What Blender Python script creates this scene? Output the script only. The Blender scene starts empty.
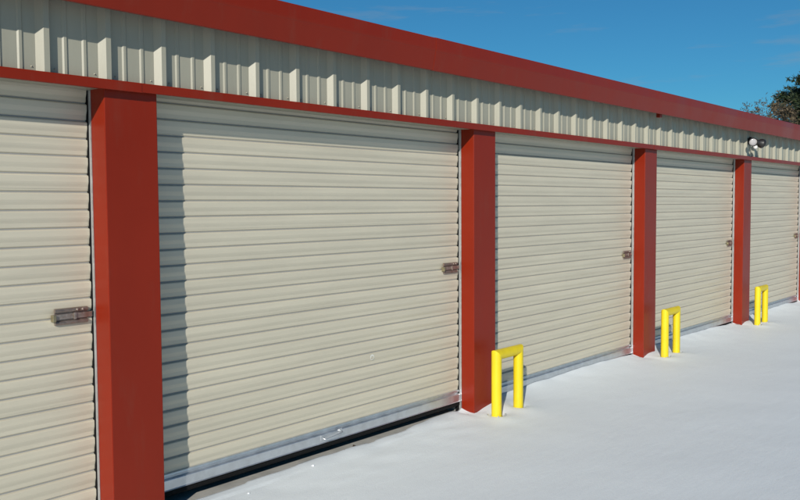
import bpy, bmesh, math, random
from mathutils import Vector, Matrix, noise
random.seed(7)
R = math.radians
scn = bpy.context.scene
col = scn.collection

# ---------------------------------------------------------------- camera
CAM = Vector((-5.319, -3.679, 1.627))
yaw, pit, rol = 0.8799, 0.0530, -0.0058
Fw = Vector((math.sin(yaw)*math.cos(pit), math.cos(yaw)*math.cos(pit), -math.sin(pit)))
Rt = Vector((math.cos(yaw), -math.sin(yaw), 0)); Up = Rt.cross(Fw)
R2 = Rt*math.cos(rol) + Up*math.sin(rol); U2 = Up*math.cos(rol) - Rt*math.sin(rol)
cd = bpy.data.cameras.new('camera'); cam = bpy.data.objects.new('camera', cd); col.objects.link(cam)
cam.matrix_world = Matrix(((R2.x, U2.x, -Fw.x, CAM.x), (R2.y, U2.y, -Fw.y, CAM.y), (R2.z, U2.z, -Fw.z, CAM.z), (0, 0, 0, 1)))
cd.sensor_width = 36; cd.lens = 862.0/800*36; cd.clip_end = 3000; cd.clip_start = .05
scn.camera = cam

# ---------------------------------------------------------------- world, sun, exposure
to_sun = Vector((-1.80, -1.0, .90)).normalized()
el = math.asin(to_sun.z); az = math.atan2(to_sun.x, to_sun.y)
w = bpy.data.worlds.new('World'); scn.world = w; w.use_nodes = True
nt = w.node_tree; bg = nt.nodes['Background']
sky = nt.nodes.new('ShaderNodeTexSky'); sky.sky_type = 'NISHITA'; sky.sun_disc = False
sky.sun_elevation = el; sky.sun_rotation = az; sky.air_density = 1.0; sky.dust_density = 0.0; sky.ozone_density = 4.0
# thin cirrus wisps, all round the sky
tc = nt.nodes.new('ShaderNodeTexCoord'); mp = nt.nodes.new('ShaderNodeMapping')
mp.inputs['Scale'].default_value = (5.0, 5.0, 46.0); mp.inputs['Location'].default_value = (1.3, .4, 2.0)
nz = nt.nodes.new('ShaderNodeTexNoise'); nz.inputs['Scale'].default_value = 1.0; nz.inputs['Detail'].default_value = 6; nz.inputs['Roughness'].default_value = .62
rp = nt.nodes.new('ShaderNodeValToRGB'); rp.color_ramp.elements[0].position = .565; rp.color_ramp.elements[1].position = .82
rp.color_ramp.elements[1].color = (.5, .5, .5, 1)
mx = nt.nodes.new('ShaderNodeMix'); mx.data_type = 'RGBA'; mx.inputs[7].default_value = (5.2, 5.6, 5.9, 1)
nt.links.new(tc.outputs['Generated'], mp.inputs['Vector']); nt.links.new(mp.outputs['Vector'], nz.inputs['Vector'])
nt.links.new(nz.outputs[0], rp.inputs[0]); nt.links.new(rp.outputs[0], mx.inputs[0])
tint = nt.nodes.new('ShaderNodeMix'); tint.data_type = 'RGBA'; tint.blend_type = 'MULTIPLY'; tint.inputs[0].default_value = 1; tint.inputs[7].default_value = (.36, 1.0, 1.25, 1)   # deep clear winter blue
nt.links.new(sky.outputs[0], tint.inputs[6]); nt.links.new(tint.outputs[2], mx.inputs[6]); nt.links.new(mx.outputs[2], bg.inputs['Color'])
bg.inputs['Strength'].default_value = .055
sl = bpy.data.lights.new('sun', 'SUN'); sl.energy = 4.6; sl.angle = R(.5); sl.color = (1, .95, .87)
so = bpy.data.objects.new('sun', sl); col.objects.link(so); so.rotation_euler = to_sun.to_track_quat('Z', 'Y').to_euler(); so.location = (-20, -12, 15)
vs = scn.view_settings; vs.view_transform = 'Standard'; vs.look = 'None'; vs.gamma = 1; vs.use_curve_mapping = False
vs.exposure = -0.04

# ---------------------------------------------------------------- helpers
class MB:
    def __init__(s): s.v = []; s.f = []; s.m = []; s.sm = []
    def add(s, vs_, fs, mi=0, smooth=False):
        o = len(s.v); s.v += [tuple(p) for p in vs_]; s.f += [tuple(i+o for i in f) for f in fs]; s.m += [mi]*len(fs); s.sm += [smooth]*len(fs)
    def box(s, x0, x1, y0, y1, z0, z1, mi=0):
        s.add([(x, y, z) for z in (z0, z1) for y in (y0, y1) for x in (x0, x1)],
              [(0, 2, 3, 1), (4, 5, 7, 6), (0, 1, 5, 4), (2, 6, 7, 3), (0, 4, 6, 2), (1, 3, 7, 5)], mi)
    def prism_x(s, prof, x0, x1, mi=0, closed=True, caps=True, smooth=False):   # prof: (y,z) list, extruded along X
        n = len(prof); P = [(x0, y, z) for y, z in prof] + [(x1, y, z) for y, z in prof]
        fs = [(i, (i+1) % n, n+(i+1) % n, n+i) for i in range(n if closed else n-1)]
        s.add(P, fs, mi, smooth)
        if caps and closed: s.add(P, [tuple(range(n-1, -1, -1)), tuple(range(n, 2*n))], mi)
    def prism_z(s, prof, z0, z1, mi=0, closed=False, caps=False, smooth=False):
        n = len(prof); P = [(x, y, z0) for x, y in prof] + [(x, y, z1) for x, y in prof]
        fs = [(i, (i+1) % n, n+(i+1) % n, n+i) for i in range(n if closed else n-1)]
        s.add(P, fs, mi, smooth)
        if caps and closed: s.add(P, [tuple(range(n-1, -1, -1)), tuple(range(n, 2*n))], mi)
    def tube(s, pts, rads, n=10, mi=0, caps=True, smooth=True):
        pts = [Vector(p) for p in pts]; rings = []
        for i, p in enumerate(pts):
            d = (pts[min(i+1, len(pts)-1)] - pts[max(i-1, 0)]).normalized()
            a = d.orthogonal().normalized() if abs(d.z) > .9 else d.cross(Vector((0, 0, 1))).normalized()
            b = d.cross(a); r = rads[i] if hasattr(rads, '__len__') else rads
            rings.append([p + (a*math.cos(t)+b*math.sin(t))*r for t in [2*math.pi*k/n for k in range(n)]])
        V = [q for r in rings for q in r]
        s.add(V, [(i*n+k, i*n+(k+1) % n, (i+1)*n+(k+1) % n, (i+1)*n+k) for i in range(len(pts)-1) for k in range(n)], mi, smooth)
        if caps: s.add(rings[0], [tuple(range(n-1, -1, -1))], mi); s.add(rings[-1], [tuple(range(n))], mi)
    def lathe(s, prof, c, axis, n=20, mi=0, smooth=True):   # prof: (r, h) along axis
        ax = Vector(axis).normalized(); a = ax.orthogonal().normalized(); b = ax.cross(a); c = Vector(c)
        V = [c+ax*h+(a*math.cos(2*math.pi*k/n)+b*math.sin(2*math.pi*k/n))*r for r, h in prof for k in range(n)]
        s.add(V, [(i*n+k, i*n+(k+1) % n, (i+1)*n+(k+1) % n, (i+1)*n+k) for i in range(len(prof)-1) for k in range(n)], mi, smooth)
    def mesh(s, name, mats):
        me = bpy.data.meshes.new(name); me.from_pydata(s.v, [], s.f)
        for m in (mats if isinstance(mats, (list, tuple)) else [mats]): me.materials.append(m)
        me.polygons.foreach_set('material_index', s.m); me.polygons.foreach_set('use_smooth', s.sm); me.update()
        return me
    def build(s, name, mats, parent=None, bevel=0, **k):
        me = s.mesh(name, mats)
        bm = bmesh.new(); bm.from_mesh(me); bmesh.ops.recalc_face_normals(bm, faces=bm.faces) if k.get('recalc', True) else None
        bm.to_mesh(me); bm.free()
        return link(name, me, parent, bevel)
def link(name, me, parent=None, bevel=0, loc=(0, 0, 0)):
    o = bpy.data.objects.new(name, me); col.objects.link(o); o.location = loc
    if parent: o.parent = parent
    if bevel:
        b = o.modifiers.new('bevel', 'BEVEL'); b.width = bevel; b.segments = 2; b.limit_method = 'ANGLE'; b.angle_limit = R(40)
    return o
def tag(o, label=None, cat=None, group=None, kind=None):
    for k, v in (('label', label), ('category', cat), ('group', group), ('kind', kind)):
        if v: o[k] = v
    return o
def thing(name, label, cat, loc=(0, 0, 0), group=None):
    o = bpy.data.objects.new(name, None); col.objects.link(o); o.location = loc; o.empty_display_size = .2
    return tag(o, label, cat, group)

# ---------------------------------------------------------------- materials
def mat(name, base, rough=.5, metal=0, spec=.5, var=.0, vscale=(3, 3, 3), bump=0, bscale=40, bdist=.002, dirt=None, coat=0, island=0):
    m = bpy.data.materials.new(name); m.use_nodes = True; n = m.node_tree.nodes; l = m.node_tree.links
    b = n['Principled BSDF']; b.inputs['Roughness'].default_value = rough; b.inputs['Metallic'].default_value = metal
    b.inputs['Specular IOR Level'].default_value = spec; b.inputs['Coat Weight'].default_value = coat; b.inputs['Coat Roughness'].default_value = .12
    b.inputs['Base Color'].default_value = (*base, 1)
    tcn = n.new('ShaderNodeTexCoord'); geo = n.new('ShaderNodeNewGeometry')
    src = None
    if var:
        mpn = n.new('ShaderNodeMapping'); mpn.inputs['Scale'].default_value = vscale; l.new(geo.outputs['Position'], mpn.inputs['Vector'])
        t = n.new('ShaderNodeTexNoise'); t.inputs['Scale'].default_value = 1; t.inputs['Detail'].default_value = 6; t.inputs['Roughness'].default_value = .6
        l.new(mpn.outputs[0], t.inputs['Vector'])
        mr = n.new('ShaderNodeMapRange'); mr.inputs[1].default_value = .3; mr.inputs[2].default_value = .7
        mr.inputs[3].default_value = 1-var; mr.inputs[4].default_value = 1+var; l.new(t.outputs[0], mr.inputs[0])
        hs = n.new('ShaderNodeHueSaturation'); hs.inputs['Color'].default_value = (*base, 1); l.new(mr.outputs[0], hs.inputs['Value']); src = hs.outputs[0]
        mr2 = n.new('ShaderNodeMapRange'); mr2.inputs[1].default_value = .3; mr2.inputs[2].default_value = .7
        mr2.inputs[3].default_value = max(.02, rough-.07); mr2.inputs[4].default_value = min(1, rough+.09); l.new(t.outputs[0], mr2.inputs[0]); l.new(mr2.outputs[0], b.inputs['Roughness'])
    if dirt:      # (colour, scale vector, threshold lo, hi, amount): splash and streak marks of their own shape
        mpn = n.new('ShaderNodeMapping'); mpn.inputs['Scale'].default_value = dirt[1]; l.new(geo.outputs['Position'], mpn.inputs['Vector'])
        t = n.new('ShaderNodeTexNoise'); t.inputs['Scale'].default_value = 1; t.inputs['Detail'].default_value = 8; t.inputs['Roughness'].default_value = .7
        l.new(mpn.outputs[0], t.inputs['Vector'])
        mr = n.new('ShaderNodeMapRange'); mr.inputs[1].default_value = dirt[2]; mr.inputs[2].default_value = dirt[3]; mr.inputs[3].default_value = 0; mr.inputs[4].default_value = dirt[4]
        l.new(t.outputs[0], mr.inputs[0]); x = n.new('ShaderNodeMix'); x.data_type = 'RGBA'; l.new(mr.outputs[0], x.inputs[0])
        if src: l.new(src, x.inputs[6])
        else: x.inputs[6].default_value = (*base, 1)
        x.inputs[7].default_value = (*dirt[0], 1); src = x.outputs[2]
    if src: l.new(src, b.inputs['Base Color'])
    if bump:
        t = n.new('ShaderNodeTexNoise'); t.inputs['Scale'].default_value = bscale; t.inputs['Detail'].default_value = 5; l.new(geo.outputs['Position'], t.inputs['Vector'])
        bp = n.new('ShaderNodeBump'); bp.inputs['Strength'].default_value = bump; bp.inputs['Distance'].default_value = bdist
        l.new(t.outputs[0], bp.inputs['Height']); l.new(bp.outputs[0], b.inputs['Normal'])
    return m
M = {}
M['red'] = mat('red_painted_steel', (.208, .0142, .0026), .36, spec=.28, var=.07, vscale=(2, 2, 1.2), bump=.25, bscale=9, bdist=.0015, dirt=((.17, .045, .026), (7, 7, 1.6), .54, .78, .45))
M['beige'] = mat('beige_painted_steel', (.555, .510, .395), .42, var=.07, vscale=(1.1, 1.1, 14), bump=.4, bscale=5, bdist=.004, dirt=((.42, .37, .27), (1.2, 1.2, 22), .56, .80, .35))
M['wallbeige'] = mat('beige_wall_sheet', (.335, .322, .25), .36, var=.05, vscale=(9, 9, 1.0), bump=.2, bscale=6, bdist=.002, dirt=((.22, .20, .155), (26, 26, 3), .58, .8, .35))
M['zinc'] = mat('galvanised_steel', (.60, .62, .64), .36, metal=.85, var=.12, vscale=(14, 14, 14), bump=.3, bscale=60, bdist=.0008)
M['rust'] = mat('weathered_zinc', (.24, .20, .17), .45, metal=.6, var=.25, vscale=(40, 40, 40), dirt=((.24, .10, .05), (35, 35, 35), .50, .72, .7))
M['rustl'] = mat('worn_zinc', (.34, .29, .25), .38, metal=.7, var=.25, vscale=(50, 50, 50), dirt=((.20, .09, .05), (45, 45, 45), .48, .70, .7))
M['rubber_gap'] = mat('black_rubber_and_gap_shade', (.006, .006, .006), .85, spec=.2, var=.2, vscale=(20, 20, 20))
M['yellow'] = mat('yellow_paint', (.70, .545, .010), .38, var=.05, vscale=(14, 14, 5), bump=.2, bscale=30, bdist=.001, dirt=((.40, .30, .09), (26, 26, 12), .57, .78, .5))
M['concrete'] = mat('concrete', (.42, .41, .37), .85, var=.16, vscale=(6, 6, 6), bump=.5, bscale=90, bdist=.002, dirt=((.26, .25, .22), (9, 9, 9), .55, .75, .6))
M['dark'] = mat('dark_steel', (.02, .02, .022), .5)
M['white'] = mat('white_lamp_glass', (.42, .40, .40), .08, spec=.7)
M['whitep'] = mat('white_plastic', (.72, .71, .69), .35)
M['black'] = mat('black_lamp_body', (.018, .017, .017), .4)
M['interior'] = mat('unpainted_liner', (.30, .30, .29), .7)
M['bark'] = mat('bark', (.10, .075, .055), .9, var=.3, vscale=(8, 8, 2))
M['leafdry'] = mat('dry_leaf', (.07, .045, .028), .8)
M['scuff'] = mat('pale_tape', (.70, .69, .63), .5)
def foliage(name, c1, c2, hue):
    m = bpy.data.materials.new(name); m.use_nodes = True; n = m.node_tree.nodes; l = m.node_tree.links; b = n['Principled BSDF']
    g = n.new('ShaderNodeNewGeometry'); x = n.new('ShaderNodeMix'); x.data_type = 'RGBA'; x.inputs[6].default_value = (*c1, 1); x.inputs[7].default_value = (*c2, 1)
    l.new(g.outputs['Random Per Island'], x.inputs[0]); l.new(x.outputs[2], b.inputs['Base Color']); b.inputs['Roughness'].default_value = .6
    return m
M['needle'] = foliage('pine_needles', (.016, .034, .014), (.045, .060, .022), 0)
M['brown'] = foliage('brown_leaves_twigs', (.075, .055, .030), (.12, .09, .05), 0)
# snow
m = bpy.data.materials.new('snow'); m.use_nodes = True; n = m.node_tree.nodes; l = m.node_tree.links; b = n['Principled BSDF']
b.inputs['Base Color'].default_value = (.735, .785, .805, 1); b.inputs['Roughness'].default_value = .62; b.inputs['Specular IOR Level'].default_value = .35
g = n.new('ShaderNodeNewGeometry')
mpn = n.new('ShaderNodeMapping'); mpn.inputs['Rotation'].default_value = (0, 0, R(-35)); mpn.inputs['Scale'].default_value = (3.5, 14, 1); l.new(g.outputs['Position'], mpn.inputs['Vector'])
t1 = n.new('ShaderNodeTexNoise'); t1.inputs['Scale'].default_value = 1; t1.inputs['Detail'].default_value = 6; t1.inputs['Roughness'].default_value = .6; l.new(mpn.outputs[0], t1.inputs['Vector'])
t2 = n.new('ShaderNodeTexNoise'); t2.inputs['Scale'].default_value = 140; t2.inputs['Detail'].default_value = 3; l.new(g.outputs['Position'], t2.inputs['Vector'])
b1 = n.new('ShaderNodeBump'); b1.inputs['Strength'].default_value = .28; b1.inputs['Distance'].default_value = .012; l.new(t1.outputs[0], b1.inputs['Height'])
b2 = n.new('ShaderNodeBump'); b2.inputs['Strength'].default_value = .5; b2.inputs['Distance'].default_value = .0025; l.new(t2.outputs[0], b2.inputs['Height']); l.new(b1.outputs[0], b2.inputs['Normal'])
l.new(b2.outputs[0], b.inputs['Normal'])
M['snow'] = m

# ---------------------------------------------------------------- dimensions
B, W, PD = 3.05, .291, .119          # bay, pillar width, pillar depth
I0, I1 = -3, 6                        # pillars from index I0 .. I1 (pillar 0 left face at X = 0)
XA, XB = I0*B, I1*B + W
ZH, ZT = 2.175, 2.2235                # header trim bottom and top
ZF, ZFT = 2.520, 2.732                # fascia bottom and top
YF = -.15
YD = .140                             # face of the door curtains
ZFL = .040                            # floor slab
DEEP = 9.2
PITCH = .0853

# ---------------------------------------------------------------- ground: one snow sheet
def axis(fine, coarse):
    a = list(fine)
    lo, hi = a[0], a[-1]; st = abs(a[1]-a[0])
    d = st
    while lo > coarse[0]: d *= 1.35; lo -= d; a.insert(0, lo)
    d = abs(a[-1]-a[-2])
    while hi < coarse[1]: d *= 1.35; hi += d; a.append(hi)
    return a
xs = axis([-4.2+.035*i for i in range(int(13.2/.035))], (-900, 900))
ys_f = [-3.2+.05*i for i in range(50)]
while ys_f[-1] < .13: ys_f.append(ys_f[-1]+.018)
ys_f = [y for y in ys_f if y < .122] + [.122]
ys = axis(ys_f, (-900, .1)); ys = [y for y in ys if y <= .1221] + [.135, .148, .160, .172, .184, .196, .210, .30, DEEP-.3, DEEP+.02, DEEP+.3, 14, 25, 50, 100, 200, 400, 900]
def gs(x, y, cx, cy, sx, sy): return math.exp(-((x-cx)/sx)**2-((y-cy)/sy)**2)
posts = []
for bx in (.047, 3.183, 6.180):
    posts += [(bx, -.17), (bx+.305, -.17)]
def snow_h(x, y):
    n1 = noise.noise((x*.35, y*.5, 1.7)); n2 = noise.noise((x*1.6, y*2.2, 5.1)); n3 = noise.noise((x*5, y*7, 9.2))
    far = math.exp(-(x*x+y*y)/4000.0)
    h = .030 + (.012*n1+.004*n2+.0012*n3)*far
    if y > .123 and y < DEEP and XA-.1 < x < XB+.1 and not (y < .205 and -2.79 < x < -.0): return -.06
    if y > DEEP: return h
    k = max(0, min(1, (y+.55)/.67))                         # towards the wall
    xb = (x % B)
    # in front of the raised door the edge is thin and ragged, elsewhere it banks up against the doors
    thin = (.5+.5*math.tanh((x+2.95)/.12)) * (.5-.5*math.tanh((x+.16)/.20))
    u = max(0, min(1, (xb-.72*B)/(.26*B))); u = u*u*(3-2*u)
    bank = (.054-.030*u+.010*n2+.006*n3)*k**3*(1-thin)
    e = .158 + .022*n2 + .016*n3 + .05*gs(x, 0, -.25, 0, .35, 9) - .03*gs(x, 0, -2.6, 0, .4, 9)
    t = max(0, min(1, (y-(e-.07))/.10)); t = t*t*(3-2*t)
    h += bank + thin*((.017+.006*n3)*k - .085*t)
    if thin > .5 and 0 < y < e-.05: h = max(h, .047+.004*n3)
    for p in range(-1, 5):                                   # drifts at the pillar feet
        h += (.014+.010*n3)*(1 if p < 1 else .3)*gs(x, y, p*B+W*.75, -.02, .22, .12) + .010*gs(x, y, p*B+W+.10, -.22, .35, .22)
        h -= .022*gs(x, y, p*B+.02, .03, .07, .09)
    for px, py in posts:                                     # melted cups round the posts
        h += .012*gs(x, y, px-.02, py-.05, .13, .12) - .030*gs(x, y, px+.03, py+.01, .062, .055)
    return h
V = [(x, y, snow_h(x, y)) for y in ys for x in xs]; nx = len(xs)
Fq = [(j*nx+i, j*nx+i+1, (j+1)*nx+i+1, (j+1)*nx+i) for j in range(len(ys)-1) for i in range(nx-1)]
g = MB(); g.add(V, Fq, 0, True); o = g.build('snow_ground', M['snow']); tag(o, kind='structure')

# ---------------------------------------------------------------- the storage building
bld = thing('storage_building', 'long beige and red metal self storage building with roll-up doors', 'building', (0, 0, 0))
# floor slab
s = MB(); s.box(XA-.02, XB+.02, .02, DEEP, -.30, ZFL); s.build('floor_slab', M['concrete'], bld, .006)
# pillars
pil = MB()
pil.box(0, W, 0, PD, .0, ZH+.012)
pil_me = None
for i in range(I0, I1+1):
    if pil_me is None:
        pil_me = pil.mesh('pillar', M['red'])
    p = link('pillar', pil_me, bld, .004, (i*B, 0, 0))
# jamb blocks behind the pillars that close the building, and galvanised door guides
jm = MB(); jm.box(-.0005, W+.0005, PD+.002, PD+.20, ZFL, ZF); jm_me = jm.mesh('jamb', M['interior'])
gd = MB(); gd.box(-.0030, -.0008, PD-.004, PD+.006, ZFL-.03, ZH+.006, 0); gd.box(-.0085, -.0010, PD+.0195, PD+.050, ZFL-.03, ZH+.006, 1)  # second box: black strip painted in for the shaded gap of the channel
gd_me = gd.mesh('door_guide', [M['zinc'], M['rubber_gap']])
gd2 = MB(); gd2.box(W+.0008, W+.0030, PD-.004, PD+.006, ZFL-.03, ZH+.006, 0); gd2.box(W+.0010, W+.0085, PD+.0195, PD+.050, ZFL-.03, ZH+.006, 1)  # mirrored, with the same black strip as gap shade
gd2_me = gd2.mesh('door_guide', [M['zinc'], M['rubber_gap']])
for i in range(I0, I1+1):
    link('jamb', jm_me, bld, 0, (i*B, 0, 0))
    if i > I0: link('door_guide', gd_me, bld, 0, (i*B, 0, 0))
    if i < I1: link('door_guide', gd2_me, bld, 0, (i*B, 0, 0))
# header trim, one length for two bays, lapped
def header(x0, x1, k):
    h = MB(); d = -.002*k
    h.prism_x([(.004, ZT+d*.5), (-.036+d, ZT-.004), (-.038+d, ZT-.010), (-.038+d, ZH+d), (-.020, ZH+d), (-.020, ZH+.006), (.004, ZH+.006)], x0, x1)
    return h.build('header_trim', M['red'], bld, .0015)
hx = [XA-.01, -2.92-2*B, -2.92, 2*B-2.92, 4*B-2.92, 6*B-2.92, XB+.01]
hx = sorted(set(max(XA-.01, min(XB+.01, v)) for v in hx))
for k in range(len(hx)-1): header(hx[k], hx[k+1]+(.05 if k < len(hx)-2 else 0), k % 2)
# soffit closure behind the header, over the doors
s = MB(); s.prism_x([(.006, ZH+.008), (.30, ZH+.008), (.30, ZH+.03), (.006, ZH+.03)], XA, XB); s.build('soffit', M['wallbeige'], bld)
# ribbed wall sheets above the header: 0.915 m wide, three ribs each
def rib_prof():
    P = []
    for k in range(3):
        o = k*.305
        P += [(o, 0), (o+.056, 0), (o+.063, -.006), (o+.076, -.006), (o+.083, 0), (o+.152, 0), (o+.159, -.006), (o+.172, -.006), (o+.179, 0),
              (o+.235, 0), (o+.260, -.030), (o+.286, -.030)]
        P += [(o+.305, 0)] if k == 2 else [(o+.3045, -.002)]
    return P
sh = MB(); sh.prism_z(rib_prof(), ZT-.03, ZF+.16, smooth=False); sh_me = sh.mesh('wall_sheet', M['wallbeige'])
sc = MB()
nsheets = int(math.ceil((XB-XA)/.915))
# ribs: right edge of a rib crown at X = -3.31 + k*.305
off = -3.330 - .286
k0 = math.floor((XA-off)/.915)
ks = [k for k in range(k0, k0+nsheets+2) if off+k*.915 > XA-.95 and off+k*.915 < XB]
for k in ks: link('wall_sheet', sh_me, bld, 0, (off+k*.915, .0035 if k % 2 else .0015, 0))
# screws through the crowns' flanks
for k in ks:
    for r in range(3):
        x = off+k*.915+r*.305
        if XA < x < XB:
            for dx in (.215, .018): sc.lathe([(0, -.003), (.0022, -.003), (.0026, -.001), (.0042, 0), (.0042, .002)], (x+dx, -.0005, ZT+.018), (0, 1, 0), 8)
o = sc.build('screws', M['wallbeige'], bld); o['kind'] = 'stuff'
# fascia (eave trim): lower face upright, upper face leaning back, in lapped lengths
def fascia(x0, x1, d):
    y = YF-d; f = MB(); zl = ZF-d
    pr = [(y+.022, zl+.012), (y+.020, zl+.001), (y+.002, zl), (y, zl+.004), (y-.024, zl+.120), (y-.0265, zl+.128), (y-.0275, zl+.138), (y-.0275, ZFT-.010+d), (y-.0255, ZFT-.003+d), (y-.020, ZFT+d), (.30, ZFT+.026+d), (.30, ZFT+.018)]
    pr += [(y+.045, ZFT-.016), (y+.010, zl+.14), (y+.014, zl+.10)]
    f.prism_x(pr, x0, x1, smooth=False)
    o = f.build('fascia', M['red'], bld); return o
fx = [XA-.10, -6.72, -.655, 6.36, 12.4, XB+.12]
for k in range(len(fx)-1): fascia(fx[k]-(.04 if k else 0), fx[k+1], .0 if k % 2 else .0016)
# eave soffit behind the fascia
s = MB(); s.box(XA-.09, XB+.10, YF+.026, .003, ZF+.10, ZF+.11); s.build('eave_soffit', M['red'], bld)
# small red strap ends hanging below the fascia
for x in (3.15,):
    s = MB(); s.box(x-.03, x+.03, YF+.03, YF+.07, ZF-.030, ZF+.02); s.build('outlet_stub', M['red'], bld, .004)
# roof, back and end walls
s = MB(); s.prism_x([(.302, ZFT+.020), (DEEP/2, ZFT+.42), (DEEP+.1, ZFT+.02), (DEEP+.1, ZFT-.02), (DEEP/2, ZFT+.37), (.302, ZFT-.02)], XA-.06, XB+.06); rf = s.build('roof', M['zinc'], bld)
rr = MB()
x = XA
while x < XB:
    for (y0, z0, y1, z1) in ((.32, ZFT+.022, DEEP/2, ZFT+.42), (DEEP/2, ZFT+.42, DEEP+.08, ZFT+.022)):
        rr.add([(x-.03, y0, z0-.004), (x-.012, y0, z0+.03), (x+.012, y0, z0+.03), (x+.03, y0, z0-.004), (x-.03, y1, z1-.004), (x-.012, y1, z1+.03), (x+.012, y1, z1+.03), (x+.03, y1, z1-.004)], [(0, 1, 5, 4), (1, 2, 6, 5), (2, 3, 7, 6), (0, 3, 2, 1), (4, 5, 6, 7)])
    x += .61
o = rr.build('roof_ribs', M['zinc'], rf); o['kind'] = 'stuff'
s = MB(); s.box(XA, XB, DEEP-.06, DEEP, ZFL, ZFT-.02); s.build('back_wall', M['wallbeige'], bld)
for x in (XA, XB-.06):
    s = MB(); s.add([(x, PD+.01, ZFL), (x+.06, PD+.01, ZFL), (x+.06, DEEP-.06, ZFL), (x, DEEP-.06, ZFL), (x, PD+.01, ZFT-.0), (x+.06, PD+.01, ZFT), (x+.06, DEEP-.06, ZFT-.03), (x, DEEP-.06, ZFT-.03), (x, DEEP/2, ZFT+.36), (x+.06, DEEP/2, ZFT+.36)],
                    [(0, 1, 5, 4), (2, 3, 7, 6), (0, 4, 8, 7, 3), (1, 2, 6, 9, 5), (0, 3, 2, 1), (4, 5, 9, 8), (8, 9, 6, 7)])
    s.build('end_wall', M['wallbeige'], bld)
for i in range(I0+1, I1):
    s = MB(); s.box(i*B+W/2-.02, i*B+W/2+.02, PD+.21, DEEP-.07, ZFL, ZF+.1); s.build('partition', M['interior'], bld)
# inner wall behind the ribbed sheets keeps daylight out
s = MB(); s.box(XA+.07, XB-.07, .302, .33, ZH+.03, ZFT-.03); s.build('inner_wall', M['interior'], bld)

# roll-up doors -------------------------------------------------
DX0, DX1 = W+.0034, B-.0068          # curtain inside the guides
def slat_mesh(lap):
    p = PITCH
    prof = [(0, .0142), (.045, .0148), (.085, .0102), (.12, .0080), (.34, .0066), (.50, .0022), (.60, .0002), (.90, .0), (.945, .0016), (.972, .0060), (1.0, .0140)]
    pr = [(y, f*p) for f, y in prof]
    if lap:
        pr = pr[:4] + [(.0075, .20*p), (.0063, .206*p), (.0052, .34*p), (.0012, .50*p), (-.0006, .60*p), (-.0006, .90*p)] + pr[8:]
    s = MB(); s.prism_x(pr, DX0, DX1, closed=False, smooth=False)
    me = s.mesh('slat', M['beige']); return me
slat_a, slat_b = slat_mesh(False), slat_mesh(True)
# bottom bar, shared
bb = MB()
bb.prism_x([(.010, .090), (-.004, .086), (-.006, .074), (.004, .069), (.004, .061), (-.012, .058), (-.014, .054), (-.014, .004), (-.020, .0), (.014, .0), (.014, .090)], DX0, DX1)
bb_me = bb.mesh('bottom_bar', M['zinc'])
sl_ = MB(); sl_.prism_x([(-.008, -.001), (-.010, -.012), (-.010, -.026), (-.005, -.034), (.004, -.037), (.012, -.033), (.013, -.001)], DX0, DX1); sl_me = sl_.mesh('rubber_seal', M['rubber_gap'])
def latch_mesh():
    a = MB()
    L, H = .168, .078
    # hat-shaped back plate: two rolled rails and the slide between them
    a.box(-L, 0, -.004, .0, -H/2, H/2, 0)
    for z in (-H/2, H/2-.020):
        a.prism_x([(-.004, z), (-.013, z+.002), (-.015, z+.010), (-.013, z+.018), (-.004, z+.020)], -L, 0, 0)
    a.box(-L-.012, .022, -.012, -.0045, -.0125, .0125, 1)
    a.box(-L*.45, -L*.38, -.020, -.0121, -.016, .016, 1)
    a.box(-L-.016, -L-.002, -.026, -.0005, -.020, .012, 2)      # brass-toned pull at the free end
    for x in (-.030, -.058): a.lathe([(.0, -.010), (.0055, -.008), (.0065, -.003), (.0065, .002)], (x, -.0145, H/2-.010), (0, 1, 0), 10, 1)
    a.box(.006, .030, -.008, .004, -.014, .014, 3)
    return a.mesh('latch', [M['rust'], M['rustl'], M['brass'], M['dark']])
M['brass'] = mat('tarnished_brass', (.30, .26, .16), .42, metal=.7, var=.2, vscale=(60, 60, 60))
latch_me = latch_mesh()
def door(i, dz, label, lap0):
    x0 = i*B
    d = MB(); d.box(DX0, DX1, YD+.013, YD+.016, .12+dz, ZH+.06); dr = d.build('roll_up_door', M['interior'], bld); dr.location = (x0, 0, 0)
    dr['label'] = label
    zb = .2178 + dz                                         # top of bottom bar
    g0 = zb - .012; k = 0
    while g0 + k*PITCH < ZH+.03:
        o = link('slat', slat_b if (k % 6) == lap0 else slat_a, dr, 0, (0, YD+random.uniform(-.0003, .0003), g0+k*PITCH)); k += 1
    link('bottom_bar', bb_me, dr, .001, (0, YD, .1278+dz)); link('rubber_seal', sl_me, dr, 0, (0, YD, .1278+dz))
    link('latch', latch_me, dr, .0012, (B-.036, YD-.001, 1.155+dz))
    return dr
doors = {}
for i in range(I0, I1):
    raised = (i == -1)
    doors[i] = door(i, -.006 if raised else -.050 + random.uniform(-.004, .004),
        'beige roll-up door standing a little open above the sill' if raised else 'beige roll-up door shut down to the snow', {-2: 0, -1: 3}.get(i, random.randrange(6)))
dr = doors[-1]
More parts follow.
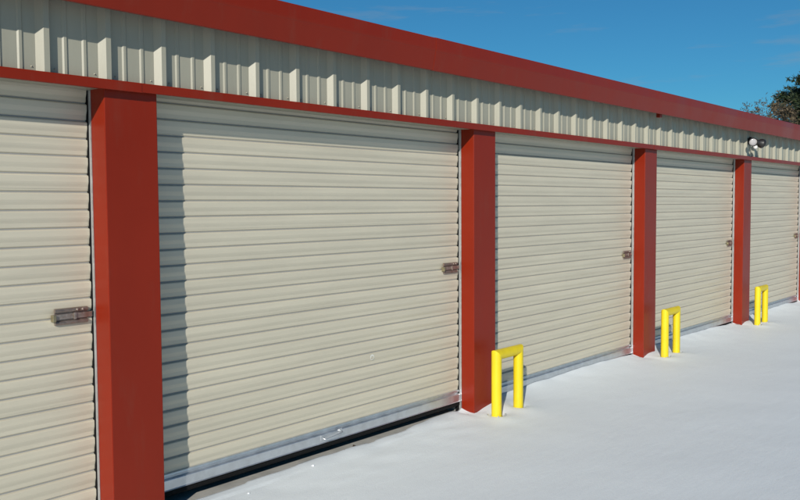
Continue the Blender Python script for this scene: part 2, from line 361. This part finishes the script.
# wire pull handle on the raised door's bar, and a scuffed round mark higher up
h = MB(); hx0 = 1.555
pts = [(hx0, -.014, .030), (hx0, -.034, .024), (hx0+.012, -.040, .022), (hx0+.15, -.040, .036), (hx0+.162, -.034, .038), (hx0+.162, -.014, .044)]
h.tube(pts, .0045, 8); h.box(hx0-.016, hx0+.016, -.019, -.0142, .014, .048); h.box(hx0+.148, hx0+.176, -.019, -.0142, .026, .058)
o = h.build('pull_handle', M['zinc'], dr); o.location = (0, YD, .1278)
s = MB(); n_ = 22; ring = []
for k in range(n_):
    a = 2*math.pi*k/n_; ro = .019*(1+.10*noise.noise((math.cos(a)*2, math.sin(a)*2, 3))); ri = ro*(.45 if .5 < a < 3.4 else .80)
    ring.append((ro*math.cos(a)*1.05, ro*math.sin(a), ri*math.cos(a), ri*math.sin(a)))
Vv = [(p[0], -.0006, p[1]) for p in ring]+[(p[2], -.0006, p[3]) for p in ring]
s.add(Vv, [(k, (k+1) % n_, n_+(k+1) % n_, n_+k) for k in range(n_)])
s.add([(x, y-.0006, z) for x, y, z in Vv], [(k, n_+k, n_+(k+1) % n_, (k+1) % n_) for k in range(n_)])
o = s.build('peeled_sticker', M['scuff'], dr); o.location = (B-1.004, YD-.001, .2058+PITCH*.62+4*PITCH)

# ---------------------------------------------------------------- yellow pipe guards
def guard(x, label):
    t = thing('pipe_guard', label, 'guard', (x, -.17, ZFL-.004), 'yellow pipe guards before the pillars')
    r, sp, H, n = .0385, .305, .504, 28
    zc = H-r; T = [2*math.pi*k/n for k in range(n)]; Q = [(k, (k+1) % n, n+(k+1) % n, n+k) for k in range(n)]
    ringL = [(r*math.cos(u), r*math.sin(u), zc-r*math.cos(u)) for u in T]; ringR = [(sp-x, y, z) for x, y, z in ringL]
    for px, ring in ((0, ringL), (sp, ringR)):              # pipe posts, mitred into the top rail
        p = MB(); p.add([(x, y, -.20) for x, y, z in ring]+ring, Q, 0, True); po = p.build('post', M['yellow'], t)
        f = MB(); f.box(px-.062, px+.062, -.060, .060, -.012, -.002)
        f.build('base_plate', M['yellow'], t, .002)
        for sx in (-1, 1):
            for sy in (-1, 1):
                bo = MB(); bo.lathe([(.009, -.002), (.009, .006), (.006, .007), (.006, .022), (0, .023)], (px+sx*.050, sy*.048, 0), (0, 0, 1), 6, smooth=False); bo.build('anchor_bolt', M['zinc'], po)
    p = MB(); p.add(ringL+ringR, Q, 0, True); p.build('top_rail', M['yellow'], t)
    return t
guard(.047, 'yellow U-shaped pipe guard at the pillar beside the raised door')
guard(3.183, 'yellow U-shaped pipe guard in the middle, between the other two guards')
guard(6.180, 'yellow U-shaped pipe guard at the pillar below the floodlight')

# ---------------------------------------------------------------- twin floodlight under the eave
lx, lz = 6.20, 2.385
t = thing('floodlight', 'twin security floodlight with white lens mounted on the ribbed wall', 'floodlight', (lx, -.03, lz))
b_ = MB(); b_.lathe([(0, .0), (.055, .0), (.055, -.016), (.048, -.024), (.0, -.026)], (0, -.0, .03), (0, 1, 0), 20); b_.lathe([(.042, .03), (.042, -.002)], (0, 0, .03), (0, 1, 0), 16); b_.build('mounting_base', M['black'], t)
def head(nm, d, c, q):
    d = Vector(d).normalized(); c = Vector(c)
    k = MB(); k.lathe([(r_*q, h_*q) for r_, h_ in [(0, -.105), (.026, -.105), (.030, -.098), (.032, -.060), (.040, -.040), (.060, -.008), (.066, .0), (.068, .030), (.065, .030), (.060, .004)]], c, d, 22)
    k.tube([(0, -.02, .03), (c.x*.5, c.y*.55-.02, .03+(c.z-.03)*.4), c-d*.10], .011, 10)
    ho = k.build(nm, M['black'], t)
    g2 = MB(); g2.lathe([(r_*q, h_*q) for r_, h_ in [(.0605, .003), (.050, .012), (.032, .019), (.012, .022), (0, .0225)]], c, d, 22); g2.build('lens', M['white'], ho)
head('lamp_head', (-.80, -.52, -.20), (-.245, -.120, .002), .80); head('lamp_head', (.80, -.45, -.25), (.10, -.11, .005), .9)
k = MB(); k.tube([(0, -.02, .02), (-.005, -.06, -.03)], .010, 8); k.lathe([(0, -.028), (.020, -.027), (.025, -.012), (.025, .014), (.018, .024), (0, .027)], (-.008, -.075, -.048), (-.3, -.6, -.75), 14); k.build('motion_sensor', M['whitep'], t)

# ---------------------------------------------------------------- small things on the sill and the snow
def lump(name, label, cat, loc, r, mt, seed, group=None, flat=.6):
    bm = bmesh.new(); bmesh.ops.create_icosphere(bm, subdivisions=2, radius=r)
    for v in bm.verts:
        k = 1+.45*noise.noise(v.co*(1.6/r)+Vector((seed, 0, 0))); v.co = Vector((v.co.x*k*1.3, v.co.y*k, v.co.z*k*flat))
    me = bpy.data.meshes.new(name); bm.to_mesh(me); bm.free(); me.materials.append(mt)
    o = link(name, me, None, 0, loc); return tag(o, label, cat, group)
M['ice'] = mat('clear_ice_crust', (.80, .83, .86), .3, spec=.6)
for (x, y, r, sd, lb) in ((-1.70, .005, .008, 1.0, 'larger bright ice chunk on the snow below the pull handle'), (-2.26, -.06, .006, 4.0, 'smaller bright ice chunk on the snow near the wide first pillar')):
    lump('ice_chunk', lb, 'ice chunk', (x, y, snow_h(x, y)+r*.3), r, M['ice'], sd, 'ice chunks on the snow', .7)
def leaf(x, y, rz, L, lb):
    s = MB(); P = [(-L, 0, 0), (-L*.4, -L*.35, .006), (L*.3, -L*.38, .010), (L, 0, .004), (L*.3, L*.34, .012), (-L*.4, L*.33, .008), (0, 0, .001)]
    s.add(P, [(6, 0, 1), (6, 1, 2), (6, 2, 3), (6, 3, 4), (6, 4, 5), (6, 5, 0)]); s.add([(a, b, c-.0012) for a, b, c in P], [(1, 0, 6), (2, 1, 6), (3, 2, 6), (4, 3, 6), (5, 4, 6), (0, 5, 6)])
    o = s.build('dead_leaf', M['leafdry'], recalc=False); o.location = (x, y, ZFL+.002); o.rotation_euler = (0, 0, rz)
    tag(o, lb, 'leaf', 'dead leaves on the sill')
leaf(-1.22, .11, .4, .022, 'large curled dark leaf on the sill under the raised door'); leaf(-1.33, .085, 1.6, .014, 'tiny dark leaf scrap on the sill beside the larger leaf')

# ---------------------------------------------------------------- trees behind the far end
def at(px, dist):     # ground point seen at picture column px, dist metres away
    a = yaw + math.atan((px-400)/862.0); return CAM.x+dist*math.sin(a), CAM.y+dist*math.cos(a)
def limb(mb, p0, p1, r0, r1, bend, n=5, seg=6):
    p0, p1 = Vector(p0), Vector(p1); P = []
    for i in range(n+1):
        t_ = i/n; q = p0.lerp(p1, t_); q += Vector((bend[0], bend[1], bend[2]))*math.sin(t_*math.pi); P.append(q)
    mb.tube(P, [r0+(r1-r0)*i/n for i in range(n+1)], seg); return P
def pine(px, dist, H, rad, label, seed, z0f=.30):
    rnd = random.Random(seed); x, y = at(px, dist); t = thing('pine_tree', label, 'tree', (x, y, 0), 'trees beyond the building')
    tr = MB(); limb(tr, (0, 0, -.2), (.15, .1, H*.94), .20, .03, (.12, -.1, 0), 8, 8)
    fo = MB()
    nb = 120
    for k in range(nb):
        f = k/(nb-1); z = H*(z0f + (.95-z0f)*f); a = k*2.399+rnd.uniform(-.4, .4)
        prof = math.sin(min(1, (1-f)*1.25+.10)*math.pi/2) * (.72+.28*math.sin(f*9+seed))
        L = rad*prof*rnd.uniform(.65, 1.12); up = rnd.uniform(.02, .35)*L
        e = Vector((math.cos(a)*L, math.sin(a)*L, z+up)); P = limb(tr, (0.1*f, .07*f, z), e, .05*(1-f)+.012, .006, (0, 0, -.06*L), 4, 5)
        for q in range(int(16+L*18)):
            tt = rnd.uniform(.30, 1.04); c = Vector((.1*f, .07*f, z)).lerp(e, tt) + Vector((rnd.gauss(0, .17), rnd.gauss(0, .17), rnd.gauss(.04, .12)))
            ax = (Vector((math.cos(a), math.sin(a), .5)) + Vector((rnd.gauss(0, .6), rnd.gauss(0, .6), rnd.gauss(0, .5)))).normalized()
            for _ in range(13):
                d = (ax*rnd.uniform(.2, 1.0) + Vector((rnd.gauss(0, 1), rnd.gauss(0, 1), rnd.gauss(0, 1)))*.55).normalized()
                l_ = rnd.uniform(.10, .22); sd = d.orthogonal().normalized()*rnd.uniform(.024, .046)
                b0 = c+d*.02
                fo.add([b0-sd, b0+sd, b0+d*l_+sd*.3, b0+d*l_-sd*.3], [(0, 1, 2, 3)])
    tr.build('trunk', M['bark'], t); fo.build('crown', M['needle'], t, recalc=False)
def scrub(px, dist, H, rad, label, seed, dens=1.0):
    rnd = random.Random(seed); x, y = at(px, dist); t = thing('bare_tree', label, 'tree', (x, y, 0), 'trees beyond the building')
    tr = MB(); fo = MB()
    limb(tr, (0, 0, -.2), (0, 0, H*.55), .11, .06, (.08, 0, 0), 5, 7)
    for k in range(26):
        a = k*2.399; f = rnd.uniform(.30, 1.0); z = H*.22+H*.33*rnd.random()
        e = Vector((math.cos(a)*rad*rnd.uniform(.25, 1.0), math.sin(a)*rad*rnd.uniform(.25, 1.0), H*rnd.uniform(.60, 1.0)))
        P = limb(tr, (0, 0, z), e, .035, .006, (0, 0, -.15), 5, 5)
        for q in range(9):
            b0 = P[rnd.randrange(2, 6)]; d = Vector((rnd.gauss(0, .6), rnd.gauss(0, .6), rnd.uniform(.1, 1.2))).normalized(); L = rnd.uniform(.25, .7)
            p1 = b0+d*L; limb(tr, b0, p1, .008, .003, (rnd.gauss(0, .03), rnd.gauss(0, .03), 0), 2, 3)
            for u in range(int(rnd.randrange(10, 18)*dens)):
                c = b0+d*L*rnd.uniform(.2, 1.1)+Vector((rnd.gauss(0, .10), rnd.gauss(0, .10), rnd.gauss(0, .09))); n1 = Vector((rnd.gauss(0, 1), rnd.gauss(0, 1), rnd.gauss(0, 1))).normalized(); n2 = n1.orthogonal().normalized(); l_ = rnd.uniform(.04, .085)
                fo.add([c-n1*l_, c+n2*l_*.45, c+n1*l_, c-n2*l_*.45], [(0, 1, 2, 3)])
    tr.build('trunk', M['bark'], t); fo.build('crown', M['brown'], t, recalc=False)
pine(828, 45, 9.3, 2.9, 'tall dark green pine, the nearest evergreen beyond the roof line', 3)
pine(880, 50, 9.6, 2.8, 'dark green pine growing beside the tall pine', 11)
scrub(779, 41, 5.75, 1.35, 'brown twiggy tree standing before the dark pine', 5, 5.0)
scrub(765, 44, 6.2, .55, 'thin sparse brown tree beside the twiggy one', 9, .8)
scrub(800, 40, 4.75, 1.2, 'brown leafed tree below the pine crown', 21, 3.0)
